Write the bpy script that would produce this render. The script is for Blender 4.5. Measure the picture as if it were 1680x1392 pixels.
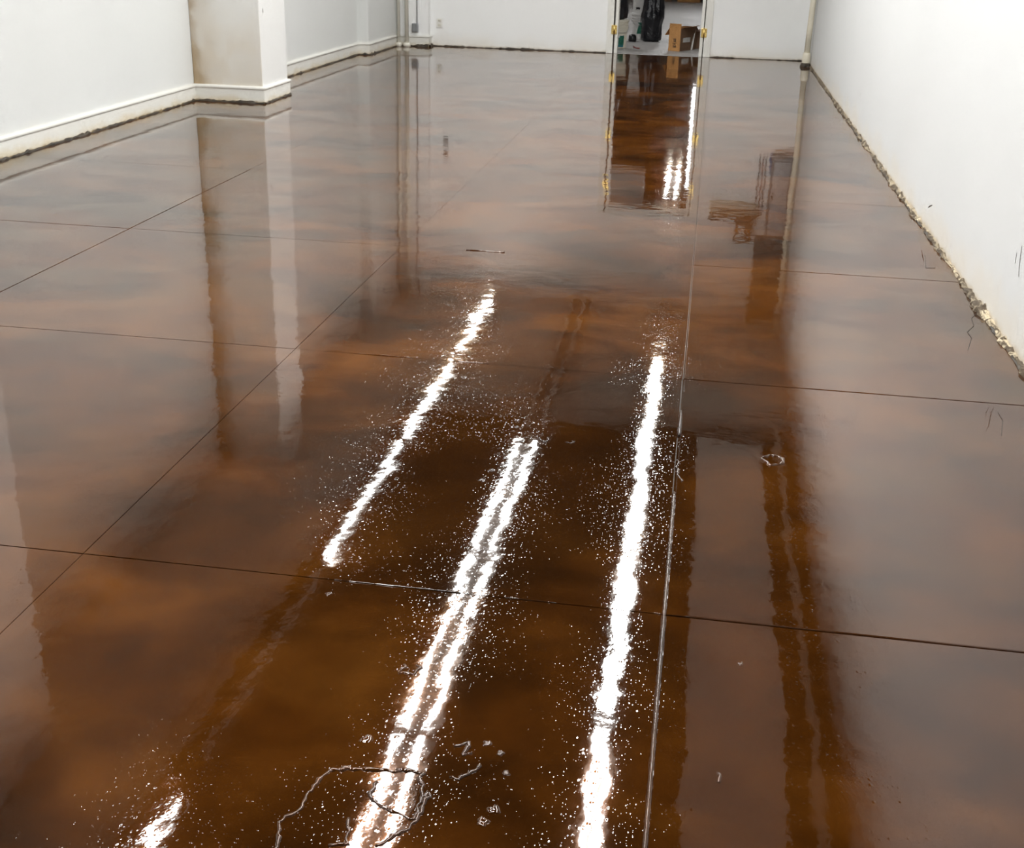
import bpy, bmesh, math, random
from mathutils import Vector, Matrix, noise
random.seed(7)
C = bpy.context.scene.collection
for o in list(bpy.data.objects):
    bpy.data.objects.remove(o)

# ------------------------------------------------------------------ camera
H = 1.43
cam = bpy.data.cameras.new('camera')
co = bpy.data.objects.new('camera', cam)
C.objects.link(co)
r = Vector((0.98700956, 0.15859365, 0.02569397))
u = Vector((-0.08352201, 0.36988887, 0.92531416))
fw = Vector((-0.13724504, 0.91543993, -0.37832992))
M = Matrix((r, u, -fw)).transposed().to_4x4()
M.translation = (0, 0, H)
co.matrix_world = M
cam.sensor_fit = 'HORIZONTAL'
cam.sensor_width = 36
cam.lens = 1970.6 / 1680 * 36
cam.clip_start = 0.05
sc = bpy.context.scene
sc.camera = co
sc.view_settings.view_transform = 'Standard'
sc.view_settings.look = 'None'
sc.view_settings.gamma = 1
sc.view_settings.use_curve_mapping = False
sc.view_settings.exposure = 0.0
sc.cycles.use_adaptive_sampling = False
sc.cycles.denoising_input_passes = 'RGB'

# ------------------------------------------------------------------ world and light levels
w = bpy.data.worlds.new('daylight')
sc.world = w
w.use_nodes = True
w.node_tree.nodes['Background'].inputs[0].default_value = (0.95, 0.97, 1.0, 1)
w.node_tree.nodes['Background'].inputs[1].default_value = 6.0
LAMP_W = 28.5         # light of one fluorescent tube
BACK_W = 32.0


# ------------------------------------------------------------------ materials
def mat(name, col, rough=0.6, metal=0.0, spec=0.5, var=0.0, scale=8.0, bump=0.0, bscale=60.0, emit=None, estr=0.0):
    m = bpy.data.materials.new(name)
    m.use_nodes = True
    nt = m.node_tree
    b = nt.nodes['Principled BSDF']
    b.inputs['Base Color'].default_value = (*col, 1)
    b.inputs['Roughness'].default_value = rough
    b.inputs['Metallic'].default_value = metal
    b.inputs['Specular IOR Level'].default_value = spec
    if emit:
        b.inputs['Emission Color'].default_value = (*emit, 1)
        b.inputs['Emission Strength'].default_value = estr
    tc = nt.nodes.new('ShaderNodeTexCoord')
    if var:
        n = nt.nodes.new('ShaderNodeTexNoise')
        n.inputs['Scale'].default_value = scale
        n.inputs['Detail'].default_value = 5
        nt.links.new(tc.outputs['Object'], n.inputs['Vector'])
        rp = nt.nodes.new('ShaderNodeValToRGB')
        rp.color_ramp.elements[0].position = 0.3
        rp.color_ramp.elements[1].position = 0.7
        rp.color_ramp.elements[0].color = (*[c * (1 - var) for c in col], 1)
        rp.color_ramp.elements[1].color = (*[min(1, c * (1 + var * 0.6)) for c in col], 1)
        nt.links.new(n.outputs['Fac'], rp.inputs['Fac'])
        nt.links.new(rp.outputs['Color'], b.inputs['Base Color'])
    if bump:
        n = nt.nodes.new('ShaderNodeTexNoise')
        n.inputs['Scale'].default_value = bscale
        n.inputs['Detail'].default_value = 4
        nt.links.new(tc.outputs['Object'], n.inputs['Vector'])
        bp = nt.nodes.new('ShaderNodeBump')
        bp.inputs['Distance'].default_value = bump
        nt.links.new(n.outputs['Fac'], bp.inputs['Height'])
        nt.links.new(bp.outputs['Normal'], b.inputs['Normal'])
    return m


class NB:
    """tiny node builder"""
    def __init__(s, m):
        s.nt = m.node_tree

    def n(s, typ, **kw):
        nd = s.nt.nodes.new('ShaderNode' + typ)
        for k, v in kw.items():
            if k.startswith('_'):
                setattr(nd, k[1:], v)
            else:
                key = k.replace('__', ' ')
                if isinstance(v, bpy.types.NodeSocket):
                    s.nt.links.new(v, nd.inputs[key])
                else:
                    nd.inputs[key].default_value = v
        return nd

    def math(s, op, a, b=None, c=None):
        nd = s.nt.nodes.new('ShaderNodeMath')
        nd.operation = op
        for i, v in enumerate((a, b, c)):
            if v is None:
                continue
            if isinstance(v, bpy.types.NodeSocket):
                s.nt.links.new(v, nd.inputs[i])
            else:
                nd.inputs[i].default_value = v
        return nd.outputs[0]

    def mix(s, f, a, b):
        nd = s.nt.nodes.new('ShaderNodeMix')
        nd.data_type = 'RGBA'
        for i, v in ((0, f), (6, a), (7, b)):
            if isinstance(v, bpy.types.NodeSocket):
                s.nt.links.new(v, nd.inputs[i])
            else:
                nd.inputs[i].default_value = v if i == 0 else (*v, 1)
        return nd.outputs[2]

    def smooth(s, v, lo, hi, a=0.0, b=1.0):
        nd = s.nt.nodes.new('ShaderNodeMapRange')
        nd.interpolation_type = 'SMOOTHSTEP'
        s.nt.links.new(v, nd.inputs[0])
        for i, x in enumerate((lo, hi, a, b)):
            nd.inputs[i + 1].default_value = x
        return nd.outputs[0]

    def noise(s, vec, scale, detail=3, dist=0.0, rough=0.5):
        return s.n('TexNoise', Vector=vec, Scale=scale, Detail=detail, Distortion=dist, Roughness=rough).outputs['Fac']

    def mapping(s, vec, scale=(1, 1, 1), loc=(0, 0, 0)):
        return s.n('Mapping', Vector=vec, Scale=scale, Location=loc).outputs[0]


def wall_paint(name, base, stain=0.5, streak=True):
    """white paint with yellowish water stains rising from the floor line"""
    m = bpy.data.materials.new(name)
    m.use_nodes = True
    k = NB(m)
    b = m.node_tree.nodes['Principled BSDF']
    P = k.n('NewGeometry').outputs['Position']
    sep = k.n('SeparateXYZ', Vector=P)
    z = sep.outputs['Z']
    n1 = k.noise(P, 3.2, 5)
    n2 = k.noise(P, 14, 5)
    n3 = k.noise(P, 0.7, 3)
    edge = k.math('ADD', z, k.math('MULTIPLY', k.math('SUBTRACT', n1, 0.5), 0.35))
    low = k.smooth(edge, 0.0, 0.20, 1, 0)
    low2 = k.smooth(k.math('ADD', z, k.math('MULTIPLY', k.math('SUBTRACT', n2, 0.5), 0.05)), 0.005, 0.045, 1, 0)
    c = k.mix(k.smooth(n3, 0.35, 0.7), base, tuple(x * 0.965 for x in base))
    c = k.mix(k.math('MULTIPLY', low, stain), c, (0.70, 0.60, 0.44))
    c = k.mix(k.math('MULTIPLY', low2, min(1, stain * 1.5)), c, (0.42, 0.30, 0.15))
    m.node_tree.links.new(c, b.inputs['Base Color'])
    b.inputs['Roughness'].default_value = 0.55
    b.inputs['Specular IOR Level'].default_value = 0.3
    bp = k.n('Bump', Distance=0.004, Strength=0.5, Height=k.noise(P, 9, 6))
    m.node_tree.links.new(bp.outputs[0], b.inputs['Normal'])
    return m


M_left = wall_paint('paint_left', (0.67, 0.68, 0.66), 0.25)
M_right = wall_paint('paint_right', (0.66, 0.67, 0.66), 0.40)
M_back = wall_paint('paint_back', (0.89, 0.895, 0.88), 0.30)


def pillar_paint():
    m = bpy.data.materials.new('paint_pillar')
    m.use_nodes = True
    k = NB(m)
    b = m.node_tree.nodes['Principled BSDF']
    P = k.n('NewGeometry').outputs['Position']
    sep = k.n('SeparateXYZ', Vector=P)
    x, z = sep.outputs['X'], sep.outputs['Z']
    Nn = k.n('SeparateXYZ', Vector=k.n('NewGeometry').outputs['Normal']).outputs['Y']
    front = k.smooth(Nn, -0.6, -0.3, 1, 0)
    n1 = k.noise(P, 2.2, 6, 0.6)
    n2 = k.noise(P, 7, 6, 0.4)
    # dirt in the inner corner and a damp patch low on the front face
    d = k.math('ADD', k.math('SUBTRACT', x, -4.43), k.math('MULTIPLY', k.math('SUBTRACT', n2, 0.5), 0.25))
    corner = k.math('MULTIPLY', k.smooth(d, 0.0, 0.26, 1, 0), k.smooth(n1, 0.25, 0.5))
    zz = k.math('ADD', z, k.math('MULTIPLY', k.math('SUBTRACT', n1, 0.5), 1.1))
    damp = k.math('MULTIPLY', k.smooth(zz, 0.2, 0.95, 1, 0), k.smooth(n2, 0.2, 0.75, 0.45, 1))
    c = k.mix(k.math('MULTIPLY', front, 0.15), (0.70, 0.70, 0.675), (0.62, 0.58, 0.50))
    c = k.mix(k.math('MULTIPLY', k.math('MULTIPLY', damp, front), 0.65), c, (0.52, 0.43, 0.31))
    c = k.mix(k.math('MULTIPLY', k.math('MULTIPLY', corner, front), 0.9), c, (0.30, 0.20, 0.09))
    m.node_tree.links.new(c, b.inputs['Base Color'])
    b.inputs['Roughness'].default_value = 0.55
    bp = k.n('Bump', Distance=0.006, Strength=0.5, Height=n2)
    m.node_tree.links.new(bp.outputs[0], b.inputs['Normal'])
    return m


M_pillar = pillar_paint()


def baseboard_paint():
    m = bpy.data.materials.new('paint_baseboard')
    m.use_nodes = True
    k = NB(m)
    b = m.node_tree.nodes['Principled BSDF']
    P = k.n('NewGeometry').outputs['Position']
    z = k.n('SeparateXYZ', Vector=P).outputs['Z']
    n1 = k.noise(P, 4, 6, 0.5)
    n2 = k.noise(P, 24, 5)
    e = k.math('ADD', z, k.math('MULTIPLY', k.math('SUBTRACT', n1, 0.5), 0.13))
    e2 = k.math('ADD', z, k.math('MULTIPLY', k.math('SUBTRACT', n2, 0.5), 0.04))
    c = k.mix(k.math('MULTIPLY', k.smooth(e, 0.0, 0.075, 1, 0), 0.6), (0.72, 0.71, 0.655), (0.62, 0.50, 0.30))
    c = k.mix(k.math('MULTIPLY', k.smooth(e2, 0.004, 0.024, 1, 0), 0.9), c, (0.20, 0.13, 0.05))
    m.node_tree.links.new(c, b.inputs['Base Color'])
    b.inputs['Roughness'].default_value = 0.4
    return m


M_base = baseboard_paint()
M_grime = mat('grime', (0.045, 0.032, 0.018), 0.55, var=0.75, scale=14, bump=0.003, bscale=120)


def crumb_paint():
    m = bpy.data.materials.new('crumbled_plaster')
    m.use_nodes = True
    k = NB(m)
    b = m.node_tree.nodes['Principled BSDF']
    P = k.n('NewGeometry').outputs['Position']
    n = k.noise(k.mapping(P, (1, 0.45, 1)), 30, 6, 0.8, 0.65)
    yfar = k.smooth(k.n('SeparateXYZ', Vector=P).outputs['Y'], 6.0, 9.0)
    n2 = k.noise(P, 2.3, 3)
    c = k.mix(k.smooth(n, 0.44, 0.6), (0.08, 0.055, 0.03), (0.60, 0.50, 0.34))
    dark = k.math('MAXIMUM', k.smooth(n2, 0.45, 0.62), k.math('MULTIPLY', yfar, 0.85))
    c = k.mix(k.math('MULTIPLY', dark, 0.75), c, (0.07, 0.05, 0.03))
    m.node_tree.links.new(c, b.inputs['Base Color'])
    b.inputs['Roughness'].default_value = 0.8
    bp = k.n('Bump', Distance=0.012, Strength=0.9, Height=n)
    m.node_tree.links.new(bp.outputs[0], b.inputs['Normal'])
    return m


M_crumb = crumb_paint()


def floor_mat():
    m = bpy.data.materials.new('brown_epoxy')
    m.use_nodes = True
    k = NB(m)
    L = m.node_tree.links
    b = m.node_tree.nodes['Principled BSDF']
    P = k.n('NewGeometry').outputs['Position']
    # marbled brown pigment
    warp = k.mapping(P, (0.75, 1.0, 1.0))
    n1 = k.noise(warp, 1.5, 3, 0.9, 0.5)
    n2 = k.noise(P, 5.0, 4, 0.6, 0.55)
    n3 = k.noise(P, 120, 3)
    f = k.math('ADD', k.math('MULTIPLY', n1, 0.72), k.math('MULTIPLY', n2, 0.28))
    rp = k.n('ValToRGB', Fac=f)
    cr = rp.color_ramp
    cr.elements[0].position = 0.36
    cr.elements[0].color = (0.022, 0.0067, 0.0011, 1)
    cr.elements[1].position = 0.68
    cr.elements[1].color = (0.115, 0.038, 0.0045, 1)
    e = cr.elements.new(0.50)
    e.color = (0.056, 0.0165, 0.0017, 1)
    c = k.mix(k.smooth(n3, 0.3, 0.7, 0, 0.12), rp.outputs[0], (0.022, 0.008, 0.002))
    # a darker, less metallic brown blob with a noisy edge in the middle bays
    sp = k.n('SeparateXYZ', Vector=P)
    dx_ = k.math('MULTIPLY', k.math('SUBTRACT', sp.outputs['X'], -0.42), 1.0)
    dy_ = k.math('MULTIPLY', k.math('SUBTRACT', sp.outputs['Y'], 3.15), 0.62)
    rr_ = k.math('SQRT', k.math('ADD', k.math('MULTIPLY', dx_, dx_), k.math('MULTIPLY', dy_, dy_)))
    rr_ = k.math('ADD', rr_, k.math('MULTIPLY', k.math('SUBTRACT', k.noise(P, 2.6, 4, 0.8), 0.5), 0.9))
    dark_blob = k.smooth(rr_, 0.35, 0.95, 1, 0)
    c = k.mix(k.math('MULTIPLY', dark_blob, 0.80), c, (0.011, 0.0038, 0.0008))
    L.new(c, b.inputs['Base Color'])
    b.inputs['Roughness'].default_value = 0.06
    b.inputs['Specular Tint'].default_value = (1.0, 0.82, 0.62, 1)
    b.inputs['Coat Weight'].default_value = 1.0
    b.inputs['Coat Roughness'].default_value = 0.025
    b.inputs['Specular IOR Level'].default_value = 0.0
    b.inputs['Coat IOR'].default_value = 1.48
    # relief of the poured coat: slow swells, ripples, orange peel and pimples
    a1 = k.math('MULTIPLY', k.noise(k.mapping(P, (1, 0.8, 1)), 1.3, 2), 0.0022)
    a2 = k.math('MULTIPLY', k.noise(P, 7.0, 2), 0.0007)
    peelmask = k.smooth(k.noise(P, 1.7, 2), 0.42, 0.62)
    a3 = k.math('MULTIPLY', k.math('MULTIPLY', k.noise(P, 55, 2), peelmask), 0.00010)
    a2 = k.math('ADD', a2, k.math('MULTIPLY', k.noise(P, 21.0, 2), 0.00011))
    a4 = None
    for sc_, thr, amp in ((62.0, 0.90, 0.00016), (115.0, 0.84, 0.00015), (210.0, 0.86, 0.00007)):
        vo = k.n('TexVoronoi', Vector=P, Scale=sc_, _voronoi_dimensions='2D')
        rnd = k.n('SeparateColor', Color=vo.outputs['Color'])
        sel = k.smooth(rnd.outputs[0], thr, 1.0)
        drop = k.smooth(vo.outputs['Distance'], 0.0, 0.30, 1, 0)
        q = k.math('MULTIPLY', k.math('MULTIPLY', drop, sel), amp)
        a4 = q if a4 is None else k.math('ADD', a4, q)
    dens = k.smooth(k.noise(P, 2.3, 3), 0.35, 0.6, 0.25, 1.0)
    a4 = k.math('MULTIPLY', a4, dens)
    h = k.math('ADD', k.math('ADD', a1, a2), k.math('ADD', a3, a4))
    bp = k.n('Bump', Distance=1.0, Strength=1.0, Height=h)
    L.new(bp.outputs[0], b.inputs['Coat Normal'])
    bp2 = k.n('Bump', Distance=1.0, Strength=1.0, Height=k.math('ADD', a1, a2))
    L.new(bp2.outputs[0], b.inputs['Normal'])
    cloud = k.noise(k.mapping(P, (0.8, 1.25, 1)), 2.0, 5, 1.0, 0.55)
    L.new(k.math('MULTIPLY', k.smooth(cloud, 0.36, 0.64, 0.03, 0.34), k.math('SUBTRACT', 1.0, k.math('MULTIPLY', dark_blob, 0.8))), b.inputs['Metallic'])
    return m


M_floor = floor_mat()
M_ceil = mat('dark_ceiling', (0.022, 0.019, 0.016), 0.9, var=0.3, scale=2)
M_soffit = mat('soffit_paint', (0.68, 0.64, 0.58), 0.7, var=0.12, scale=1.5)
M_duct = mat('duct_paint', (0.86, 0.84, 0.80), 0.5, var=0.06)
M_white = mat('white_enamel', (0.78, 0.77, 0.73), 0.35, var=0.05)
M_cream = mat('cream_pipe_paint', (0.80, 0.77, 0.67), 0.4, var=0.10, scale=5)
M_oldpipe = mat('aged_pipe_paint', (0.72, 0.67, 0.54), 0.45, var=0.18, scale=6)
M_casing = mat('casing_paint', (0.80, 0.79, 0.73), 0.4, var=0.06)
M_gap = mat('shadow_gap', (0.05, 0.045, 0.04), 0.8)  # dark colour standing for the shade inside the door frame gaps
M_brass = mat('brass', (0.85, 0.62, 0.22), 0.3, 1.0, var=0.15, scale=40)
M_grey = mat('grey_enamel', (0.20, 0.21, 0.21), 0.5, var=0.15)
M_galv = mat('galvanised_steel', (0.33, 0.34, 0.35), 0.4, 0.6, var=0.2, scale=20)
M_dark = mat('dark_plastic', (0.02, 0.02, 0.022), 0.4)
M_lit = mat('lit_tube', (0.9, 0.9, 0.9), 0.4, emit=(0.98, 0.99, 1.0), estr=6.0)
M_litb = mat('lit_tube_storage', (0.9, 0.9, 0.9), 0.4, emit=(0.95, 0.98, 1.0), estr=6.0)
M_oldgrey = mat('unlit_housing_enamel', (0.16, 0.14, 0.115), 0.5, var=0.1)
for m_ in (M_lit, M_litb):
    m_.cycles.emission_sampling = 'NONE'
M_dead = mat('unlit_tube', (0.80, 0.80, 0.77), 0.25)
M_conc = mat('storage_concrete', (0.40, 0.385, 0.37), 0.45, var=0.16, scale=1.6, bump=0.002, bscale=30)
M_swall = mat('storage_wall', (0.23, 0.19, 0.16), 0.85, var=0.2, scale=2)
M_wood = mat('storage_ceiling_wood', (0.16, 0.085, 0.035), 0.7, var=0.35, scale=3)
M_bucket = mat('bucket_plastic', (0.66, 0.66, 0.64), 0.35, var=0.08)
M_bucketc = mat('cream_bucket_plastic', (0.70, 0.67, 0.56), 0.35, var=0.08)
M_green = mat('green_label', (0.012, 0.13, 0.085), 0.4)
M_teal = mat('teal_label', (0.03, 0.17, 0.20), 0.4)
M_pale = mat('pale_label', (0.60, 0.70, 0.72), 0.4)
M_bag = mat('black_bag_film', (0.010, 0.011, 0.015), 0.28, var=0.3, scale=6, bump=0.02, bscale=14)
M_card = mat('cardboard', (0.50, 0.25, 0.085), 0.75, var=0.12, scale=9)
M_cardd = mat('brown_and_shaded_cardboard', (0.20, 0.115, 0.065), 0.8, var=0.15, scale=9)  # brown cartons, and the shaded panels of the open box
M_print = mat('box_print', (0.16, 0.085, 0.035), 0.8)
M_paper = mat('paper_label', (0.72, 0.72, 0.70), 0.6)
M_blue = mat('blue_tape', (0.02, 0.12, 0.30), 0.5)
M_red = mat('red_cable', (0.22, 0.04, 0.03), 0.5)


# ------------------------------------------------------------------ helpers
def link(name, bm, m, parent=None, smooth=False, bevel=0.0):
    me = bpy.data.meshes.new(name)
    bmesh.ops.recalc_face_normals(bm, faces=bm.faces)
    if smooth:
        for f in bm.faces:
            f.smooth = True
    bm.to_mesh(me)
    bm.free()
    me.materials.append(m)
    o = bpy.data.objects.new(name, me)
    C.objects.link(o)
    if parent is not None:
        o.parent = parent
        o.matrix_parent_inverse = Matrix.Translation(-parent_loc(parent))
    if bevel:
        md = o.modifiers.new('edge', 'BEVEL')
        md.width = bevel
        md.segments = 2
        md.limit_method = 'ANGLE'
    return o


def parent_loc(p):
    # parts keep world coordinates in their meshes; only an Empty sits away from the origin
    return Vector(p.location) if p.type == 'EMPTY' else Vector((0, 0, 0))


def tag(o, label, cat, group=None):
    o['label'] = label
    o['category'] = cat
    if group:
        o['group'] = group
    return o


def thing(name, label, cat, loc, group=None):
    o = bpy.data.objects.new(name, None)
    o.empty_display_size = 0.1
    o.location = loc
    C.objects.link(o)
    return tag(o, label, cat, group)


def struct(o):
    o['kind'] = 'structure'
    return o


def box(bm, x0, x1, y0, y1, z0, z1):
    vs = [bm.verts.new((x, y, z)) for x in (x0, x1) for y in (y0, y1) for z in (z0, z1)]
    for idx in ((0, 1, 3, 2), (4, 6, 7, 5), (0, 4, 5, 1), (2, 3, 7, 6), (0, 2, 6, 4), (1, 5, 7, 3)):
        bm.faces.new([vs[i] for i in idx])
    return vs


def bx(*a):
    bm = bmesh.new()
    box(bm, *a)
    return bm


def tube(pts, rad, n=12, bm=None, caps=True):
    """tube along points; rad may be a list"""
    bm = bm or bmesh.new()
    pts = [Vector(p) for p in pts]
    rads = rad if isinstance(rad, (list, tuple)) else [rad] * len(pts)
    rings = []
    for i, p in enumerate(pts):
        t = (pts[min(i + 1, len(pts) - 1)] - pts[max(i - 1, 0)]).normalized()
        a = Vector((0, 0, 1)) if abs(t.z) < 0.9 else Vector((1, 0, 0))
        s = t.cross(a).normalized()
        q = s.cross(t)
        rings.append([bm.verts.new(p + (s * math.cos(k * 2 * math.pi / n) + q * math.sin(k * 2 * math.pi / n)) * rads[i]) for k in range(n)])
    for a, b in zip(rings[:-1], rings[1:]):
        for k in range(n):
            bm.faces.new((a[k], a[(k + 1) % n], b[(k + 1) % n], b[k]))
    if caps:
        bm.faces.new(rings[0][::-1])
        bm.faces.new(rings[-1])
    return bm


def lathe(prof, n=32, cx=0, cy=0, cz=0, wob=None):
    bm = bmesh.new()
    rings = []
    for (rr, z) in prof:
        ring = []
        for k in range(n):
            a = k * 2 * math.pi / n
            q = rr * (wob(a, z) if wob else 1)
            ring.append(bm.verts.new((cx + q * math.cos(a), cy + q * math.sin(a), cz + z)))
        rings.append(ring)
    for a, b in zip(rings[:-1], rings[1:]):
        for k in range(n):
            bm.faces.new((a[k], a[(k + 1) % n], b[(k + 1) % n], b[k]))
    bm.faces.new(rings[0][::-1])
    bm.faces.new(rings[-1])
    return bm


def sweep(path, prof):
    """sweep a (offset, z) profile along a plan path with mitred corners; offset goes to the right-hand side of travel"""
    bm = bmesh.new()
    pts = [Vector((p[0], p[1])) for p in path]
    rings = []
    for i, p in enumerate(pts):
        d0 = (p - pts[i - 1]).normalized() if i else (pts[1] - p).normalized()
        d1 = (pts[i + 1] - p).normalized() if i < len(pts) - 1 else d0
        n0, n1 = Vector((d0.y, -d0.x)), Vector((d1.y, -d1.x))
        mdir = (n0 + n1).normalized()
        sc_ = 1 / max(0.3, mdir.dot(n0))
        rings.append([bm.verts.new((p.x + mdir.x * o * sc_, p.y + mdir.y * o * sc_, z)) for o, z in prof])
    n = len(prof)
    for a, b in zip(rings[:-1], rings[1:]):
        for k in range(n - 1):
            bm.faces.new((a[k], a[k + 1], b[k + 1], b[k]))
    bm.faces.new(rings[0])
    bm.faces.new(rings[-1][::-1])
    return bm


def rough_bead(path, rmin, rmax, step=0.03, seed=0, hz=1.0, gaps=0.0, freq=7.0):
    """irregular quarter-round bead along the foot of a wall; path goes with the room on its right-hand side"""
    bm = bmesh.new()
    prev = None
    for a, b in zip(path[:-1], path[1:]):
        a, b = Vector(a), Vector(b)
        d = (b - a).normalized()
        nr = Vector((d.y, -d.x))
        n = max(2, int((b - a).length / step))
        prev = None
        for i in range(n + 1):
            p = a.lerp(b, i / n)
            v = noise.fractal(Vector((p.x * freq, p.y * freq, seed)), 0.6, 2.1, 4)
            slow = noise.noise(Vector((p.x * 0.9, p.y * 0.9, seed + 9)))
            t = max(0.0, min(1.0, 0.35 + 0.45 * v + 0.45 * slow))
            rr = rmin + (rmax - rmin) * t
            hh = (rr * (1.0 + 0.9 * noise.noise(Vector((p.x * 19, p.y * 19, seed + 3))))) * hz
            hh = max(hh, 0.002)
            ring = []
            for q, (co_, si_) in enumerate(((1, 0), (0.86, 0.5), (0.5, 0.86), (0, 1))):
                j = 1 + 0.35 * noise.noise(Vector((p.x * 31, p.y * 31, q * 5.3 + seed)))
                ring.append(bm.verts.new((p.x + nr.x * (rr * co_ * j + 0.0004), p.y + nr.y * (rr * co_ * j + 0.0004), 0.0005 + hh * si_ * (j if si_ else 1))))
            ring.append(bm.verts.new((p.x - nr.x * 0.004, p.y - nr.y * 0.004, 0.0005 + hh)))
            if prev and not (gaps and t < gaps):
                for k in range(4):
                    bm.faces.new((prev[k], prev[k + 1], ring[k + 1], ring[k]))
            prev = ring
    for v in [v for v in bm.verts if not v.link_faces]:
        bm.verts.remove(v)
    return bm


# ------------------------------------------------------------------ room shell
XR, XL, XB, XC, YB, YF = 1.23, -4.43, -4.28, -4.14, 16.48, -3.0
ZC, ZD = 3.46, 3.68
CHX, CHY = -3.72, 16.32          # boxed-in chase in the far left corner
DX0, DX1, DZ = -1.235, -0.13, 2.03

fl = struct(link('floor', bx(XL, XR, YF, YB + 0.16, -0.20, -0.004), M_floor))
jx = [XL, -2.82, -1.41, 0.003, XR]
jy = [YF, -0.82, 0.79, 2.402, 4.003, 5.612, 7.30, 8.85, 10.45, 12.05, 13.65, 15.25, YB + 0.12]
slab_i = 0
for i in range(len(jx) - 1):
    for j in range(len(jy) - 1):
        bm = bmesh.new()
        gx = {0: 0.0, 1: 0.0008, 2: 0.0012 if jy[j] < 5.6 else 0.0006, 3: 0.0026 if jy[j] < 4 else 0.0006, 4: 0.0}
        gy = [0.0019 if y < 3 else 0.0014 if y < 5 else 0.0010 if y < 6 else 0.0004 for y in jy]
        x0, x1 = jx[i] + gx[i], jx[i + 1] - gx[i + 1]
        y0, y1 = jy[j] + gy[j], jy[j + 1] - gy[j + 1]
        if y1 > YB:
            y1 = YB + 0.0
        box(bm, x0, x1, y0, y1, -0.05, 0.0)
        top = [] if y0 > 6 else [e for e in bm.edges if all(abs(v.co.z) < 1e-6 and abs(v.co.x + 1.41) > 0.05 for v in e.verts)]
        if top:
          bmesh.ops.bevel(bm, geom=top, offset=0.0032, segments=2, affect='EDGES', profile=0.5)
        tx, ty = random.uniform(-1, 1) * (0.0006 if y0 < 5 else 0.00015), random.uniform(-1, 1) * (0.0006 if y0 < 5 else 0.00015)
        cx, cy = (x0 + x1) / 2, (y0 + y1) / 2
        for v in bm.verts:
            v.co.z += tx * (v.co.x - cx) + ty * (v.co.y - cy)
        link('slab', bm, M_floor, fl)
# doorway floor under the frame
link('door_threshold', bx(DX0, DX1, YB, YB + 0.16, -0.06, 0.004), mat('threshold_concrete', (0.34, 0.33, 0.32), 0.4, var=0.3, scale=12), fl, bevel=0.003)

# raised beads and blisters of epoxy near the camera
def ridge(pts, rad, seed=0):
    P2 = []
    for a, b in zip(pts[:-1], pts[1:]):
        a, b = Vector((*a, 0)), Vector((*b, 0))
        n = max(2, int((b - a).length / 0.006))
        for i in range(n):
            p = a.lerp(b, i / n)
            jit = Vector((noise.noise(p * 70 + Vector((seed, 0, 0))), noise.noise(p * 70 + Vector((0, seed, 4))), 0)) * 0.008
            P2.append(p + jit)
    rads = [rad * (0.45 + 1.3 * abs(noise.noise(p * 60 + Vector((0, 0, seed))))) for p in P2]
    bm = tube([(p.x, p.y, 0.0) for p in P2], rads, 8)
    for v in bm.verts:
        v.co.z = v.co.z * 0.6 + 0.0002
    return bm


for s, (pts, rd) in enumerate([
    ([(-0.62, 1.49), (-0.605, 1.518), (-0.623, 1.578), (-0.6, 1.614), (-0.594, 1.681), (-0.58, 1.729), (-0.538, 1.741), (-0.471, 1.749), (-0.448, 1.751)], 0.0052),
    ([(-0.461, 1.756), (-0.413, 1.748), (-0.396, 1.686), (-0.396, 1.629), (-0.444, 1.644), (-0.489, 1.668), (-0.485, 1.72)], 0.005),
    ([(-0.399, 1.686), (-0.386, 1.705), (-0.394, 1.622), (-0.418, 1.587), (-0.45, 1.547)], 0.0055),
    ([(-0.522, 1.54), (-0.493, 1.55), (-0.51, 1.616)], 0.005),
    ([(-0.363, 1.752), (-0.343, 1.747), (-0.326, 1.768), (-0.303, 1.799)], 0.0048),
    ([(-0.37, 1.841), (-0.344, 1.859), (-0.347, 1.818), (-0.325, 1.83)], 0.005),
    ([(0.02, 3.142), (0.006, 3.20), (0.005, 3.29)], 0.004),
    ([(-0.526, 2.092), (-0.531, 2.057), (-0.505, 2.06), (-0.491, 2.081), (-0.51, 2.10)], 0.005),
    ([(-0.42, 3.36), (-0.40, 3.34), (-0.385, 3.36), (-0.40, 3.385)], 0.005),
    ([(-0.335, 3.35), (-0.32, 3.345), (-0.312, 3.36), (-0.325, 3.37)], 0.0035),
    ([(0.25, 3.36), (0.275, 3.31), (0.31, 3.33), (0.315, 3.37), (0.28, 3.39), (0.25, 3.36)], 0.007),
    ([(0.123, 1.86), (0.128, 1.845), (0.124, 1.82)], 0.0035),
]):
    link('ridge', ridge(pts, rd, s), M_floor, fl, smooth=True)
# thin raised beads added along the saw joints to catch glints
for s_, (a_, b_, rd) in enumerate([
    ((-0.775, 2.402), (-0.470, 2.402), 0.0020), ((-0.365, 2.402), (-0.245, 2.402), 0.0018), ((-0.02, 2.402), (0.06, 2.402), 0.0018), ((0.06, 2.402), (0.003, 2.402), 0.0015),
    ((-1.17, 4.003), (-0.97, 4.003), 0.0022), ((-0.82, 4.003), (-0.69, 4.003), 0.0022), ((-1.09, 5.612), (-0.90, 5.612), 0.0035),
    ((0.003, 3.06), (0.003, 1.30), 0.0044), ((0.003, 3.69), (0.003, 3.48), 0.0038)]):
    d_ = Vector(b_) - Vector(a_)
    n_ = max(6, int(d_.length / 0.02))
    pts_ = [(a_[0] + d_.x * k / n_ + random.uniform(-1, 1) * 0.0003, a_[1] + d_.y * k / n_ + random.uniform(-1, 1) * 0.0003, 0.0008) for k in range(n_ + 1)]
    link('glint_bead', tube(pts_, [rd * random.uniform(0.92, 1.08) for _ in pts_], 8), M_floor, fl, smooth=True)
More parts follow.
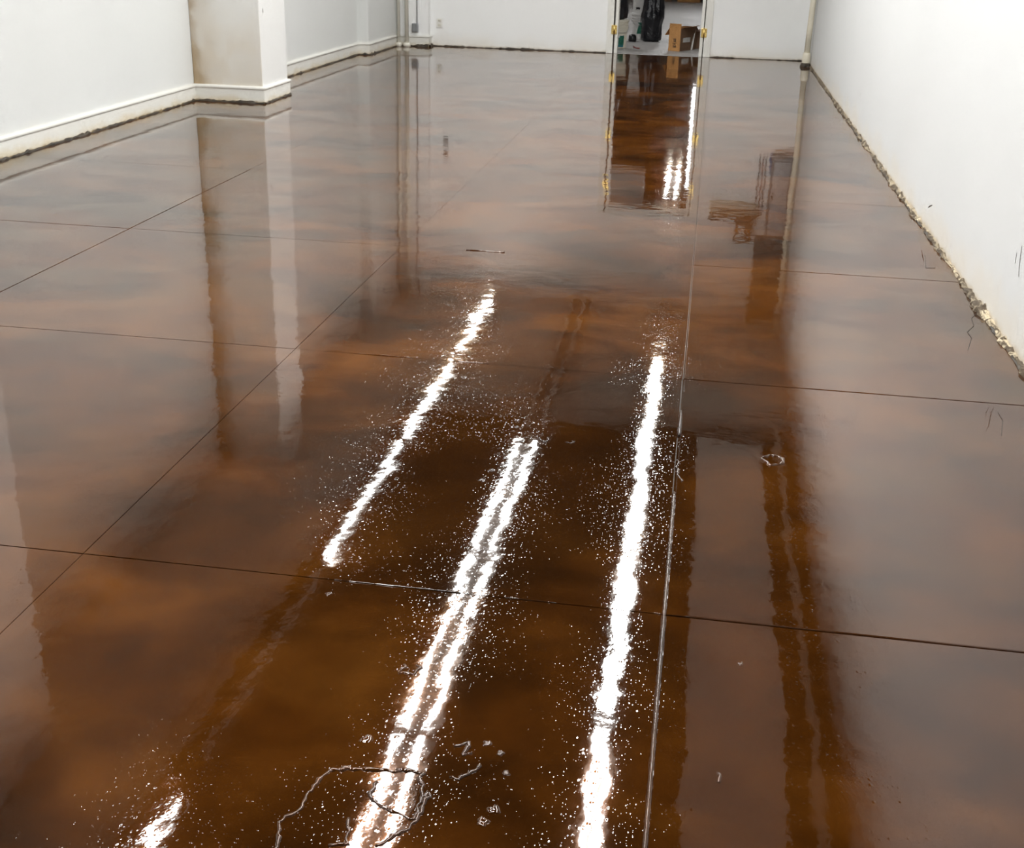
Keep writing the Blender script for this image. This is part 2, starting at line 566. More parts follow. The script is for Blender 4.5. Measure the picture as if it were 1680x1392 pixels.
dots = [(-0.309, 1.862), (-0.281, 1.836), (-0.26, 1.781), (-0.54, 1.831), (-0.505, 3.495), (-1.846, 4.93), (-0.93, 6.121), (0.172, 2.232),
        (-0.265, 1.679), (-0.28, 1.644), (-0.771, 2.337), (-0.489, 3.274), (-0.488, 3.16), (-0.536, 3.029), (-0.52, 3.10), (-0.47, 3.33), (-0.50, 3.44)]
for (x, y) in dots:
    rr = random.uniform(0.006, 0.011)
    link('blister', lathe([(rr * 1.6, -0.002), (rr * 1.25, 0.0006), (rr * 0.8, 0.0018), (rr * 0.35, 0.0020), (0.0005, 0.0015)], 18, x, y, 0,
                            lambda a, z, q=x * 90: 0.8 + 0.7 * noise.noise(Vector((math.cos(a) * 1.3 + q, math.sin(a) * 1.3, q)))), M_floor, fl, smooth=True)


def crack(pts, wd):
    bm = bmesh.new()
    P2 = [Vector((*p, 0)) for p in pts]
    prev = None
    for i, p in enumerate(P2):
        t = (P2[min(i + 1, len(P2) - 1)] - P2[max(i - 1, 0)]).normalized()
        nn = Vector((-t.y, t.x, 0)) * wd * random.uniform(0.5, 1.2)
        a, b = bm.verts.new(p + nn + Vector((0, 0, 0.0012))), bm.verts.new(p - nn + Vector((0, 0, 0.0012)))
        c_, d_ = bm.verts.new(p + nn + Vector((0, 0, -0.002))), bm.verts.new(p - nn + Vector((0, 0, -0.002)))
        if prev:
            bm.faces.new((prev[0], prev[1], b, a))
            bm.faces.new((prev[0], a, c_, prev[2]))
            bm.faces.new((prev[1], prev[3], d_, b))
        prev = (a, b, c_, d_)
    return bm


M_crack = mat('crack_dirt', (0.03, 0.02, 0.012), 0.6)
for pts in ([(1.211, 5.242), (1.21, 5.131), (1.162, 5.03), (1.15, 4.916), (1.107, 4.822), (1.109, 4.743), (1.065, 4.579)],
            [(1.041, 3.911), (1.041, 3.845), (1.009, 3.706)], [(1.136, 6.091), (1.101, 5.841), (1.148, 5.853)]):
    link('crack', crack(pts, 0.0013), M_crack, fl)

# ---- walls
def wall_poly(name, path, m, z1=ZD, thick=0.15):
    """wall as a thick extrusion along a plan path (room on the right-hand side of travel)"""
    prof = [(0, -0.05), (0, z1), (-thick, z1), (-thick, -0.05)]
    return struct(link(name, sweep(path, prof), m))


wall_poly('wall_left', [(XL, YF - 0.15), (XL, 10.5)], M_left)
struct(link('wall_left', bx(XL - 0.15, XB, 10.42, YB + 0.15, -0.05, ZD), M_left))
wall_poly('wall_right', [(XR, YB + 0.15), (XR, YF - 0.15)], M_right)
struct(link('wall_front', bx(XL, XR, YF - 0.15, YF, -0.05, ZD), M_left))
bm = bmesh.new()
box(bm, XB, DX0 - 0.02, YB, YB + 0.14, -0.05, ZD)
box(bm, DX1 + 0.02, XR, YB, YB + 0.14, -0.05, ZD)
box(bm, DX0 - 0.02, DX1 + 0.02, YB, YB + 0.14, DZ + 0.02, ZD)
struct(link('wall_back', bm, M_back))
for (a, b_, c_, d_) in ((XL, -3.80, 5.20, 5.85), (XL, -3.80, 10.26, 10.91), (XB - 0.05, XC, 14.90, YB)):
    struct(link('pillar', bx(a, b_, c_, d_, -0.05, ZC + 0.05), M_pillar if c_ < 14 else M_left, bevel=0.008))
struct(link('trim_1', bx(XC, CHX, CHY, YB + 0.02, -0.02, ZC + 0.05), M_back, bevel=0.006))   # boxed chase

# ---- ceiling: dark deck, pale soffits left and far, duct on the right
struct(link('ceiling', bx(XL, XR, YF, YB, ZD, ZD + 0.1), M_ceil))
struct(link('soffit', bx(XL, -3.10, YF, 12.55, ZC, ZD), M_soffit))
struct(link('soffit', bx(XL, XR, 12.55, YB, ZC, ZD), M_soffit))

# ---- baseboards
bprof = [(0.0, 0.0), (0.016, 0.0), (0.016, 0.114), (0.022, 0.117), (0.026, 0.124), (0.026, 0.133), (0.022, 0.139), (0.0, 0.145)]
left_path = [(XL, YF), (XL, 5.20), (-3.80, 5.20), (-3.80, 5.85), (XL, 5.85), (XL, 10.26), (-3.80, 10.26), (-3.80, 10.91), (XB, 10.91),
             (XB, 14.90), (XC, 14.90), (XC, CHY)]
bb = struct(link('baseboard_left', sweep(left_path, bprof), M_base))
back_path = [(XC + 0.02, CHY), (CHX, CHY), (CHX, YB)]
bb2 = struct(link('baseboard_back', sweep(back_path, bprof), M_base))


def off(path, o):
    pts = [Vector(p) for p in path]
    out = []
    for i, p in enumerate(pts):
        d0 = (p - pts[i - 1]).normalized() if i else (pts[1] - p).normalized()
        d1 = (pts[i + 1] - p).normalized() if i < len(pts) - 1 else d0
        n0, n1 = Vector((d0.y, -d0.x)), Vector((d1.y, -d1.x))
        md = (n0 + n1).normalized()
        out.append(p + md * o / max(0.3, md.dot(n0)))
    return out


link('grime_line', rough_bead(off(left_path, 0.016), 0.004, 0.022, 0.02, 1, 1.1, 0.12), M_grime, bb)
link('grime_line', rough_bead(off(back_path, 0.016), 0.008, 0.045, 0.02, 2, 0.8, 0.0), M_grime, bb2)
tb = struct(link('trim_2', rough_bead([(CHX + 0.02, YB), (DX0 - 0.06, YB)], 0.006, 0.040, 0.02, 3, 0.9, 0.0, 3.0), M_grime))
tb2 = struct(link('trim_3', rough_bead([(DX1 + 0.10, YB), (XR, YB)], 0.006, 0.032, 0.02, 4, 0.8, 0.0, 3.0), M_grime))
tr = struct(link('trim_4', rough_bead([(XR, YB), (XR, YF)], 0.006, 0.042, 0.012, 5, 0.8, 0.0, 3.2), M_crumb))
link('grime_line', rough_bead(off([(XR, YB - 0.4), (XR, YF)], 0.013), 0.002, 0.013, 0.012, 6, 0.9, 0.25), M_grime, tr)

# scratches and nicks on the right wall
def mark(pts, wd):
    bm = bmesh.new()
    prev = None
    for i, (y, z) in enumerate(pts):
        k = wd * (0.5 if i in (0, len(pts) - 1) else 1)
        a = bm.verts.new((XR - 0.0012, y - k, z))
        b_ = bm.verts.new((XR - 0.0012, y + k, z))
        c_ = bm.verts.new((XR + 0.002, y - k, z))
        d_ = bm.verts.new((XR + 0.002, y + k, z))
        if prev:
            bm.faces.new((prev[0], a, b_, prev[1]))
            bm.faces.new((prev[0], prev[2], c_, a))
            bm.faces.new((prev[1], b_, d_, prev[3]))
        prev = (a, b_, c_, d_)
    return bm


wr = [o for o in C.objects if o.name == 'wall_right'][0]
for pts, wd in (([(6.62, 0.150), (6.66, 0.140), (6.72, 0.118)], 0.011), ([(4.735, 0.380), (4.72, 0.31), (4.70, 0.268)], 0.003),
                ([(4.79, 0.34), (4.785, 0.30)], 0.002), ([(10.38, 0.30), (10.39, 0.275)], 0.006)):
    link('scratch', mark(pts, wd), M_crack, wr)
wl = [o for o in C.objects if o.name == 'pillar.001'][0]
bm = bx(-3.801, -3.7988, 10.343, 10.353, 0.745, 0.78)
link('nick', bm, M_crack, wl)

# ------------------------------------------------------------------ door frame and hinges
dr = struct(link('door_1', bx(DX0 - 0.02, DX0 + 0.02, YB - 0.012, YB + 0.16, 0, DZ + 0.02), M_casing, bevel=0.003))
link('jamb', bx(DX1 - 0.02, DX1 + 0.02, YB - 0.012, YB + 0.16, 0, DZ + 0.02), M_casing, dr, bevel=0.003)
link('head_jamb', bx(DX0 + 0.02, DX1 - 0.02, YB - 0.012, YB + 0.16, DZ - 0.02, DZ + 0.02), M_casing, dr, bevel=0.003)
link('casing', bx(DX1 + 0.032, DX1 + 0.125, YB - 0.02, YB, 0.0, DZ + 0.10), M_casing, dr, bevel=0.005)
link('casing', bx(DX0 - 0.125, DX0 - 0.040, YB - 0.02, YB, 0.0, DZ + 0.10), M_casing, dr, bevel=0.005)
link('head_casing', bx(DX0 - 0.04, DX1 + 0.032, YB - 0.02, YB, DZ + 0.03, DZ + 0.10), M_casing, dr, bevel=0.005)
link('rebate_shade', bx(DX0 - 0.042, DX0 - 0.019, YB - 0.004, YB + 0.01, 0.0, DZ + 0.03), M_gap, dr)  # dark strip paints the shade between jamb and casing
link('rebate_shade', bx(DX1 + 0.019, DX1 + 0.034, YB - 0.004, YB + 0.01, 0.0, DZ + 0.03), M_gap, dr)
for sx, xx in ((-1, DX0 - 0.03), (1, DX1 + 0.026)):
    for zz in (0.30, 1.05, 1.72):
        hg = link('hinge', bx(xx - 0.036, xx + 0.036, YB - 0.026, YB - 0.012, zz - 0.055, zz + 0.055), M_brass, dr, bevel=0.002)
        link('knuckle', tube([(xx, YB - 0.032, zz - 0.062), (xx, YB - 0.032, zz + 0.062)], 0.011, 12), M_brass, hg, smooth=True)

# ------------------------------------------------------------------ storage room behind the door
RY0, RY1, RX0, RX1, RZ = YB + 0.16, 31.5, -5.0, 4.0, 5.0
struct(link('floor_storage', bx(RX0, RX1, RY0, RY1, -0.15, 0.0), M_conc))
bm = bmesh.new()
WX0, WX1, WZ0, WZ1 = -0.42, 1.3, 1.99, 4.62
box(bm, RX0, WX0, RY1, RY1 + 0.2, -0.1, RZ)
box(bm, WX1, RX1, RY1, RY1 + 0.2, -0.1, RZ)
box(bm, WX0, WX1, RY1, RY1 + 0.2, -0.1, WZ0)
box(bm, WX0, WX1, RY1, RY1 + 0.2, WZ1, RZ)
struct(link('wall_storage_back', bm, M_swall))
struct(link('wall_storage_left', bx(RX0 - 0.15, RX0, RY0 - 0.1, RY1 + 0.2, -0.1, RZ), M_swall))
struct(link('wall_storage_right', bx(RX1, RX1 + 0.15, RY0 - 0.1, RY1 + 0.2, -0.1, RZ), M_swall))
bm = bmesh.new()
box(bm, RX0, DX0 - 0.02, YB + 0.141, RY0 + 0.01, -0.1, RZ)
box(bm, DX1 + 0.02, RX1, YB + 0.141, RY0 + 0.01, -0.1, RZ)
box(bm, DX0 - 0.02, DX1 + 0.02, YB + 0.141, RY0 + 0.01, DZ + 0.02, RZ)
struct(link('wall_storage_front', bm, M_swall))
struct(link('ceiling_storage', bx(RX0, RX1, RY0 - 0.1, RY1 + 0.2, RZ, RZ + 0.1), M_wood))
wn = struct(link('window_1', bx(WX0, WX1, RY1 + 0.02, RY1 + 0.08, WZ0, WZ0 + 0.06), M_white))
link('window_head', bx(WX0, WX1, RY1 + 0.02, RY1 + 0.08, WZ1 - 0.06, WZ1), M_white, wn)
for xx in (WX0, 0.16, 0.71, WX1 - 0.05):
    link('mullion', bx(xx, xx + 0.05, RY1 + 0.02, RY1 + 0.08, WZ0 + 0.06, WZ1 - 0.06), M_white, wn)
for zz in (2.8, 3.7):
    link('transom', bx(WX0 + 0.05, WX1 - 0.05, RY1 + 0.03, RY1 + 0.07, zz, zz + 0.04), M_white, wn)
gm = bpy.data.materials.new('window_glass')
gm.use_nodes = True
gb = gm.node_tree.nodes['Principled BSDF']
gb.inputs['Transmission Weight'].default_value = 1
gb.inputs['Roughness'].default_value = 0
gb.inputs['IOR'].default_value = 1.05
for xx0, xx1 in ((WX0 + 0.05, 0.16), (0.21, 0.71), (0.76, WX1 - 0.05)):
    link('pane', bx(xx0, xx1, RY1 + 0.048, RY1 + 0.052, WZ0 + 0.06, WZ1 - 0.06), gm, wn)
for yy in (18.2, 20.4, 22.6, 24.8, 27.0):
    struct(link('beam', bx(RX0, RX1, yy, yy + 0.14, RZ - 0.28, RZ), M_wood))

# white hanging partition panel deep in the storage room
struct(link('bulkhead', bx(-2.6, -1.0, 22.0, 22.12, 2.5, 5.0), M_duct))

# ------------------------------------------------------------------ ceiling lights
def make_fixture(name, label, lit, dx, L=2.40, tm=None, drop=0.33):
    t = thing(name, label, 'ceiling light', (0, 0, 0))
    wd = dx + 0.055
    bm = bmesh.new()
    pr = [(-wd, 0.0), (-wd, 0.022), (-wd * 0.55, 0.075), (wd * 0.55, 0.075), (wd, 0.022), (wd, 0.0)]
    r0 = [bm.verts.new((x, 0.0, z)) for x, z in pr]
    r1 = [bm.verts.new((x, L, z)) for x, z in pr]
    for k in range(6):
        bm.faces.new((r0[k], r0[(k + 1) % 6], r1[(k + 1) % 6], r1[k]))
    bm.faces.new(r0)
    bm.faces.new(r1[::-1])
    link('housing', bm, M_white if lit else M_oldgrey, t)
    xs = (-dx, dx) if dx > 0.02 else (0.0,)
    for x in xs:
        link('tube', tube([(x, 0.03, -0.028), (x, L - 0.03, -0.028)], 0.019, 10), (tm or M_lit) if lit else M_dead, t, smooth=True)
        if lit:
            ld = bpy.data.lights.new('tube_light', 'AREA')
            ld.shape = 'RECTANGLE'
            ld.size, ld.size_y = 0.05, L - 0.08
            ld.energy = BACK_W if tm else LAMP_W
            ld.color = (0.985, 0.99, 0.985)
            lo = bpy.data.objects.new('tube_light', ld)
            C.objects.link(lo)
            lo.location = (x, L / 2, -0.0485)
            lo.parent = t
        for yy in (0.0, L - 0.03):
            link('lamp_holder', bx(x - 0.014, x + 0.014, yy, yy + 0.03, -0.045, 0.0), M_white, t)
    for yy in (0.35, L - 0.35):
        link('hanger', tube([(0, yy, 0.07), (0, yy, drop)], 0.006, 6), M_galv, t)
    return t


def dup(root, loc, label, group=None, rotz=None):
    r_ = root.copy()
    C.objects.link(r_)
    r_.location = loc
    if rotz is not None:
        r_.rotation_euler.z = rotz
    r_['label'] = label
    if group:
        r_['group'] = group
    for ch in list(root.children):
        c_ = ch.copy()
        C.objects.link(c_)
        c_.parent = r_
        for g in ch.children:
            d_ = g.copy()
            C.objects.link(d_)
            d_.parent = c_
    return r_


ZL = 3.345
LXL, LXM, LXR = -2.72, -1.50, -0.31
protos = {}
names = {LXL: 'left', LXM: 'middle', LXR: 'right'}
rows = [
    (LXL, 0.0, [(13.50, 1), (10.90, 1), (8.29, 1), (5.72, 0), (2.95, 1), (0.5, 1)]),
    (LXM, 0.078, [(14.00, 0), (11.50, 0), (8.62, 1), (6.19, 1), (3.76, 1), (1.33, 1)]),
    (LXR, 0.032, [(14.00, 0), (11.45, 1), (9.02, 1), (6.59, 1), (4.16, 1), (1.73, 1)]),
]
ordn = ['farthest', 'second from the far wall', 'third from the far wall', 'fourth from the far wall', 'fifth from the far wall', 'nearest']
for x, dx, items in rows:
    for q, (y, lit) in enumerate(items):
        lab = '%s %s fluorescent batten in the %s ceiling row, %s' % ('lit' if lit else 'unlit', 'single tube' if dx < 0.02 else 'twin tube', names[x], ordn[q])
        key = (dx, lit)
        if key not in protos:
            t = make_fixture('ceiling_light', lab, lit, dx)
            t.location = (x, y, ZL)
            t['group'] = 'fluorescent lights hanging in three rows'
            protos[key] = t
        else:
            dup(protos[key], (x, y, ZL), lab, 'fluorescent lights hanging in three rows')
sl = make_fixture('ceiling_light', 'lit twin tube batten hanging deep in the storage room', 1, 0.10, tm=M_litb, drop=1.74)
sl.location = (-0.56, 24.0, 3.25)
dup(sl, (-3.2, 18.6, 3.25), 'lit twin tube batten hanging on the left of the storage room')
dup(sl, (1.6, 19.2, 3.25), 'lit twin tube batten hanging on the right of the storage room')

# duct on the right and a conduit beside it
dk = thing('duct', 'long pale rectangular air duct under the ceiling near the right wall', 'duct', (0.55, 5, 3.46))
for y0 in (-2.9, -0.8, 1.3, 3.4, 5.5, 7.6, 9.7):
    link('duct_section', bx(0.21, 0.86, y0, y0 + 2.09, 3.44, 3.66), M_duct, dk, bevel=0.01)
    link('flange', bx(0.195, 0.875, y0 + 2.075, y0 + 2.105, 3.425, 3.67), M_duct, dk)
tag(link('conduit', tube([(1.06, -2.9, 3.52), (1.06, 12.5, 3.52)], 0.035, 12), M_cream, smooth=True),
    'cream conduit running along the ceiling between duct and right wall', 'pipe')

# ------------------------------------------------------------------ pipes, outlet and boxes on the walls
def pipe(label, x, y, rad, m, z1, esc=0.055):
    t = thing('pipe', label, 'pipe', (x, y, 0))
    link('shaft', tube([(x, y, 0.0), (x, y, z1)], rad, 16), m, t, smooth=True)
    link('escutcheon', lathe([(esc, 0.0), (esc, 0.03), (rad + 0.018, 0.048), (rad + 0.002, 0.05)], 20, x, y), m, t, smooth=True)
    link('coupling', tube([(x, y, 1.9), (x, y, 1.98)], rad + 0.006, 16), m, t, smooth=True)
    return t


pipe('left of the two cream standpipes in the far left corner', -4.095, 16.235, 0.021, M_cream, ZC, 0.042)
pipe('right of the two cream standpipes, beside the grey outlet box', -3.985, 16.235, 0.026, M_cream, ZC, 0.050)
t = thing('pipe', 'aged cream standpipe in the far right corner', 'pipe', (1.175, 15.75, 0))
yy = 15.75
link('shaft', tube([(1.168, yy, 0.10), (1.172, yy, 0.5), (1.182, yy, 1.0), (1.178, yy, 1.6), (1.178, yy, ZC)], 0.036, 16), M_oldpipe, t, smooth=True)
link('coupling', lathe([(0.047, 0.03), (0.049, 0.05), (0.049, 0.15), (0.043, 0.165)], 20, 1.168, yy), M_oldpipe, t, smooth=True)
link('foot_seal', lathe([(0.066, 0.0), (0.06, 0.02), (0.048, 0.045), (0.04, 0.06)], 14, 1.166, yy, 0,
                        lambda a, z: 1 + 0.2 * noise.noise(Vector((math.cos(a) * 2, math.sin(a) * 2, z * 30)))), M_grime, t)

t = thing('outlet_box', 'grey metal electrical box with thin conduit beside the standpipes', 'electrical box', (-3.93, CHY - 0.03, 0.24))
link('box_body', bx(-3.925, -3.845, CHY - 0.055, CHY, 0.185, 0.295), M_galv, t, bevel=0.006)
link('cover', bx(-3.918, -3.852, CHY - 0.062, CHY - 0.055, 0.195, 0.285), M_grey, t, bevel=0.003)
link('conduit', tube([(-3.862, CHY - 0.02, 0.295), (-3.862, CHY - 0.02, ZC)], 0.006, 10), M_galv, t, smooth=True)

t = thing('wall_outlet', 'white duplex outlet plate low on the far wall', 'outlet', (-3.60, YB, 0.30))
link('plate', bx(-3.640, -3.555, YB - 0.010, YB, 0.237, 0.363), M_white, t, bevel=0.006)
for zz in (0.272, 0.328):
    s = link('socket', bx(-3.620, -3.575, YB - 0.016, YB - 0.008, zz - 0.019, zz + 0.019), M_cream, t, bevel=0.005)
    for xx in (-3.608, -3.591):
        link('slot', bx(xx, xx + 0.004, YB - 0.0172, YB - 0.015, zz - 0.009, zz + 0.009), M_dark, s)
for zz, lab in ((1.255, 'lower of the two dark switch plates on the far wall'), (1.440, 'upper of the two dark switch plates on the far wall')):
    t = thing('light_switch', lab, 'switch', (-3.505, YB, zz))
    link('plate', bx(-3.540, -3.470, YB - 0.010, YB, zz - 0.045, zz + 0.045), M_grey, t, bevel=0.004)
    link('toggle', bx(-3.510, -3.500, YB - 0.022, YB - 0.010, zz - 0.012, zz + 0.012), M_dark, t, bevel=0.002)

t = thing('electrical_panel', 'tall grey electrical panel with blue tape high in the far right corner', 'electrical panel', (0.98, YB - 0.004, 1.2))
link('cabinet', bx(0.93, 1.20, YB - 0.14, YB - 0.004, 1.20, 2.30), M_grey, t, bevel=0.01)
link('panel_door', bx(0.955, 1.175, YB - 0.152, YB - 0.14, 1.25, 2.25), M_galv, t, bevel=0.006)
link('latch', bx(0.965, 0.985, YB - 0.165, YB - 0.152, 1.72, 1.80), M_dark, t, bevel=0.003)
link('upper_box', bx(0.80, 1.17, YB - 0.12, YB - 0.004, 2.30, 3.44), mat('dark_upper_box', (0.16, 0.145, 0.13), 0.6, var=0.25), t, bevel=0.006)  # dark box from the cabinet top up to the soffit
link('tape', bx(0.905, 0.927, YB - 0.010, YB - 0.003, 1.20, 1.42), M_blue, t)
for q, xx in enumerate((0.77, 0.815, 0.855)):
    pts = [(xx + 0.012 * math.sin(3 * k + q), YB - 0.015, 1.22 + k * 0.17) for k in range(6)]
    link('cable', tube(pts, 0.006, 6), (M_dark, M_red, M_dark)[q], t, smooth=True)
t = thing('wall_shelf', 'wooden shelf bracketed to the far wall right of the doorway', 'shelf', (0.5, YB, 1.9))
link('board', bx(0.16, 0.82, YB - 0.26, YB, 2.02, 2.045), M_cardd, t, bevel=0.003)
link('back_board', bx(0.16, 0.82, YB - 0.02, YB, 1.88, 2.02), M_oldpipe, t, bevel=0.003)
for xx in (0.26, 0.70):
    link('bracket', bx(xx, xx + 0.03, YB - 0.22, YB - 0.02, 1.99, 2.02), M_grey, t)
t = thing('storage_box', 'small brown box standing on the wall shelf', 'box', (0.63, YB - 0.13, 2.045))
link('carton', bx(0.52, 0.74, YB - 0.23, YB - 0.03, 2.046, 2.37), M_cardd, t, bevel=0.004)
link('label_patch', bx(0.55, 0.65, YB - 0.232, YB - 0.229, 2.16, 2.28), M_paper, t)

# ------------------------------------------------------------------ things behind the doorway
def bucket(label, x, y, z, m, kind, ang, lid=True):
    t = thing('bucket', label, 'bucket', (x, y, z))
    prof = [(0.122, 0.0), (0.128, 0.004), (0.143, 0.27), (0.150, 0.272), (0.150, 0.282), (0.144, 0.284), (0.145, 0.305), (0.152, 0.307), (0.152, 0.317),
            (0.146, 0.319), (0.147, 0.352)]
    link('pail', lathe(prof, 36, x, y, z), m, t, smooth=False)
    if lid:
        link('lid', lathe([(0.155, 0.345), (0.158, 0.352), (0.158, 0.372), (0.152, 0.376), (0.140, 0.372), (0.130, 0.366), (0.001, 0.366)], 36, x, y, z), m, t)

    def patch(a0, a1, z0, z1, mm, name, lift=0.0012, taper=0.0):
        bm = bmesh.new()
        n = 10
        rows_ = []
        for zz in (z0, z1):
            tt = taper if zz == z1 else 0
            row = []
            for k in range(n + 1):
                a = a0 + (a1 - a0) * (0.5 + (k / n - 0.5) * (1 - tt))
                rr = 0.128 + 0.015 * (zz / 0.27) + lift
                row.append(bm.verts.new((x + rr * math.cos(a), y + rr * math.sin(a), z + zz)))
            rows_.append(row)
        for k in range(n):
            bm.faces.new((rows_[0][k], rows_[0][k + 1], rows_[1][k + 1], rows_[1][k]))
        return link(name, bm, mm, t)
    if kind == 'green':
        patch(ang - 0.1, ang + 0.75, 0.09, 0.20, M_green, 'label_print', 0.0015, 0.45)
        patch(ang + 0.18, ang + 0.46, 0.20, 0.235, M_green, 'label_print')
        patch(ang + 0.05, ang + 0.55, 0.235, 0.25, M_green, 'label_print')
    elif kind == 'teal':
        lb = patch(ang - 0.8, ang + 0.7, 0.02, 0.17, M_teal, 'label_print')
        patch(ang + 0.1, ang + 0.7, 0.05, 0.165, M_green, 'label_print', 0.002)
        patch(ang - 0.6, ang + 0.1, 0.05, 0.10, M_pale, 'label_print', 0.0026, 0.5)
        patch(ang - 0.7, ang + 0.2, 0.145, 0.175, M_pale, 'label_print', 0.0026)
    elif kind == 'latch':
        patch(ang - 0.2, ang + 0.3, 0.055, 0.085, M_dark, 'label_print', 0.002)
    # wire bail
    pts = []
    for k in range(13):
        a = math.pi * k / 12
        pts.append((x + 0.156 * math.cos(a + ang - math.pi / 2 + 0.4), y + 0.156 * math.sin(a + ang - math.pi / 2 + 0.4), z + 0.30 - 0.09 * math.sin(a)))
    link('bail', tube(pts, 0.003, 6), M_galv, t)
    return t


FR = -math.pi / 2
bucket('cream bucket with teal and green label just inside the left door jamb', -1.290, 17.36, 0, M_bucketc, 'teal', FR + 0.15)
bucket('white bucket with green label at the bottom of the stack behind the doorway', -1.054, 18.97, 0, M_bucket, 'green', FR - 0.35)
bucket('upper white bucket with small dark mark, stacked on the green-labelled bucket', -1.062, 18.97, 0.377, M_bucket, 'latch', FR - 0.45)


def bag(label, x, y, z, prof, sx, sy, seed, rot=0.0):
    bm = bmesh.new()
    n = 40
    zs = []
    for (a, b_) in zip(prof[:-1], prof[1:]):
        for k in range(4):
            f = k / 4
            zs.append((a[0] + (b_[0] - a[0]) * f, a[1] + (b_[1] - a[1]) * f))
    zs.append(prof[-1])
    rings = []
    for rr, zz in zs:
        ring = []
        for k in range(n):
            a = k * 2 * math.pi / n
            f = 1 + 0.16 * noise.noise(Vector((math.cos(a) * 1.6, math.sin(a) * 1.6, zz * 3.5 + seed))) + 0.10 * noise.noise(Vector((math.cos(a) * 5, math.sin(a) * 5, zz * 5 + seed)))
            f += 0.05 * math.sin(a * 9 + seed) * min(1, zz / 0.5)
            ring.append(bm.verts.new((x + sx * rr * f * math.cos(a), y + sy * rr * f * math.sin(a), z + zz)))
        rings.append(ring)
    for a, b_ in zip(rings[:-1], rings[1:]):
        for k in range(n):
            bm.faces.new((a[k], a[(k + 1) % n], b_[(k + 1) % n], b_[k]))
    bm.faces.new(rings[0][::-1])
    bm.faces.new(rings[-1])
    t = thing('garbage_bag', label, 'bag', (x, y, z))
    link('sack', bm, M_bag, t, smooth=True)
    link('tie', tube([(x + sx * prof[-3][0] * math.cos(k * math.pi / 8) * 0.9, y + sy * prof[-3][0] * math.sin(k * math.pi / 8) * 0.9, z + prof[-3][1]) for k in range(17)], 0.006, 6), M_dark, t)
    return t


bag('tall full black garbage bag standing right of the bucket stack', -0.885, 18.70, 0.0,
    [(0.12, 0.0), (0.165, 0.03), (0.16, 0.14), (0.165, 0.22), (0.215, 0.34), (0.185, 0.46), (0.15, 0.60), (0.14, 0.72), (0.10, 0.84), (0.035, 0.92), (0.07, 0.98), (0.10, 1.0)], 0.86, 0.70, 2.0)
bag('black garbage bag slumped on top of the cream bucket', -1.30, 17.37, 0.377,
    [(0.09, 0.0), (0.135, 0.02), (0.150, 0.10), (0.14, 0.22), (0.12, 0.34), (0.08, 0.44), (0.03, 0.50), (0.05, 0.54), (0.06, 0.55)], 1.0, 1.0, 5.0)
tag(link('rubbing_block', lathe([(0.05, 0.0), (0.06, 0.02), (0.055, 0.08), (0.03, 0.10)], 12, -1.15, 18.55), M_dark, smooth=True),
    'small black object on the concrete before the bucket stack', 'clutter')
tag(link('cable_scrap', tube([(-1.07, 17.60, 0.008), (-1.05, 17.45, 0.008), (-1.00, 17.33, 0.008), (-0.97, 17.30, 0.008)], 0.009, 8), M_red, smooth=True),
    'short dark red cable scrap on the concrete beside the cream bucket', 'cable')

# cardboard box, open, corner towards the doorway
t = thing('cardboard_box', 'open cardboard box with raised flaps and white side label inside the doorway', 'box', (-0.42, 17.4, 0))
ca, cb = Vector((-0.575, 17.24)), Vector((-0.415, 17.17))        # front face foot
dv = Vector((0.20, 0.46))                                         # depth direction
hB = 0.30
qd = [ca, cb, cb + dv, ca + dv]
def panel(a, b_, z0, z1, th, m, name, par, lean=(0, 0)):
    a, b_ = Vector(a), Vector(b_)
    d = (b_ - a).normalized()
    nn = Vector((-d.y, d.x)) * th
    bm = bmesh.new()
    lo = [a, b_, b_ + nn, a + nn]
    l2 = Vector(lean)
    v0 = [bm.verts.new((p.x, p.y, z0)) for p in lo]
    v1 = [bm.verts.new((p.x + l2.x, p.y + l2.y, z1)) for p in lo]
    for k in range(4):
        bm.faces.new((v0[k], v0[(k + 1) % 4], v1[(k + 1) % 4], v1[k]))
    bm.faces.new(v0[::-1])
    bm.faces.new(v1)
    return link(name, bm, m, par)


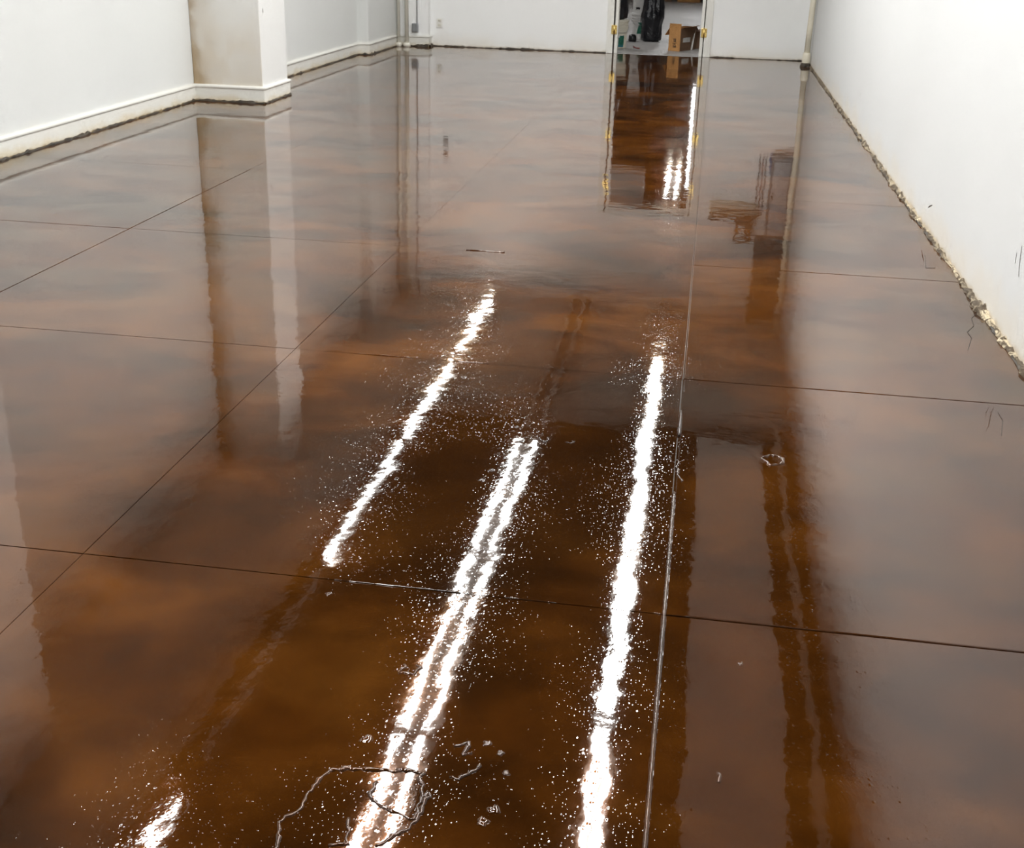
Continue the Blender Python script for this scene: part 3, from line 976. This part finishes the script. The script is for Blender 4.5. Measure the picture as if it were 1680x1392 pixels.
pf = panel(qd[0], qd[1], 0.0, hB, 0.005, M_card, 'front_panel', t)
ps = panel(qd[1], qd[2], 0.0, hB, 0.005, M_cardd, 'side_panel', t)  # darker cardboard puts the shade of this side into its colour
panel(qd[2], qd[3], 0.0, hB, 0.005, M_cardd, 'rear_panel', t)
panel(qd[3], qd[0], 0.0, hB, 0.005, M_card, 'side_panel', t)
bm = bmesh.new()
vs = [bm.verts.new((p.x, p.y, 0.006)) for p in qd] 
bm.faces.new(vs)
bmesh.ops.solidify(bm, geom=bm.faces[:], thickness=0.004)
link('bottom_panel', bm, M_cardd, t)
fdir = Vector((cb - ca)).normalized()
fn = Vector((fdir.y, -fdir.x))
panel(qd[0], qd[1], hB, hB + 0.055, 0.004, M_card, 'flap', t, (-0.0, -0.01))
panel(qd[3], qd[0], hB - 0.002, hB - 0.10, 0.004, M_card, 'flap', t, (-0.06, 0.0))
panel(qd[1], qd[2], hB, hB + 0.03, 0.004, M_card, 'flap', t, (0.13, -0.03))
panel(qd[2], qd[3], hB, hB - 0.06, 0.004, M_cardd, 'flap', t, (0.03, 0.10))
for z0, z1, f0, f1 in ((0.045, 0.075, 0.40, 0.66), (0.085, 0.105, 0.40, 0.62), (0.115, 0.165, 0.42, 0.64)):
    a = ca.lerp(cb, f0) + fn * 0.0005
    b_ = ca.lerp(cb, f1) + fn * 0.0005
    panel(a + fn * 0.001, b_ + fn * 0.001, z0, z1, 0.001, M_print, 'print_mark', pf)
sd = dv.normalized()
sn = Vector((sd.y, -sd.x))
panel(cb.lerp(cb + dv, 0.16) + sn * 0.002, cb.lerp(cb + dv, 0.62) + sn * 0.002, 0.11, 0.17, 0.001, M_paper, 'paper_label', ps)

t = thing('cardboard_box', 'dark brown closed carton half hidden behind the right door jamb', 'box', (-0.1, 17.9, 0))
link('carton', bx(-0.245, 0.15, 17.75, 18.1, 0.0, 0.235), M_cardd, t, bevel=0.004)
link('tape_strip', bx(-0.06, -0.02, 17.747, 18.1, 0.1, 0.2365), M_oldpipe, t)
tag(link('trim_offcut', tube([(-0.262, 17.40, 0.012), (-0.238, 17.62, 0.25)], 0.012, 4), M_white),
    'thin white strip leaning between the open box and the dark carton', 'strip')

for q, (xx, ww, hh, m, lab) in enumerate(((-1.28, 0.5, 0.42, M_cardd, 'dark brown'), (-0.62, 0.55, 0.5, M_card, 'orange brown'), (-0.03, 0.5, 0.36, M_cardd, 'low brown'))):
    t = thing('storage_crate', '%s crate on the concrete by the storage far wall' % lab, 'crate', (xx, 31.1, 0))
    link('crate_body', bx(xx - ww / 2, xx + ww / 2, 30.85, 31.35, 0.0, hh), m, t, bevel=0.01)
    link('crate_lid', bx(xx - ww / 2 - 0.01, xx + ww / 2 + 0.01, 30.84, 31.36, hh, hh + 0.03), m, t, bevel=0.006)
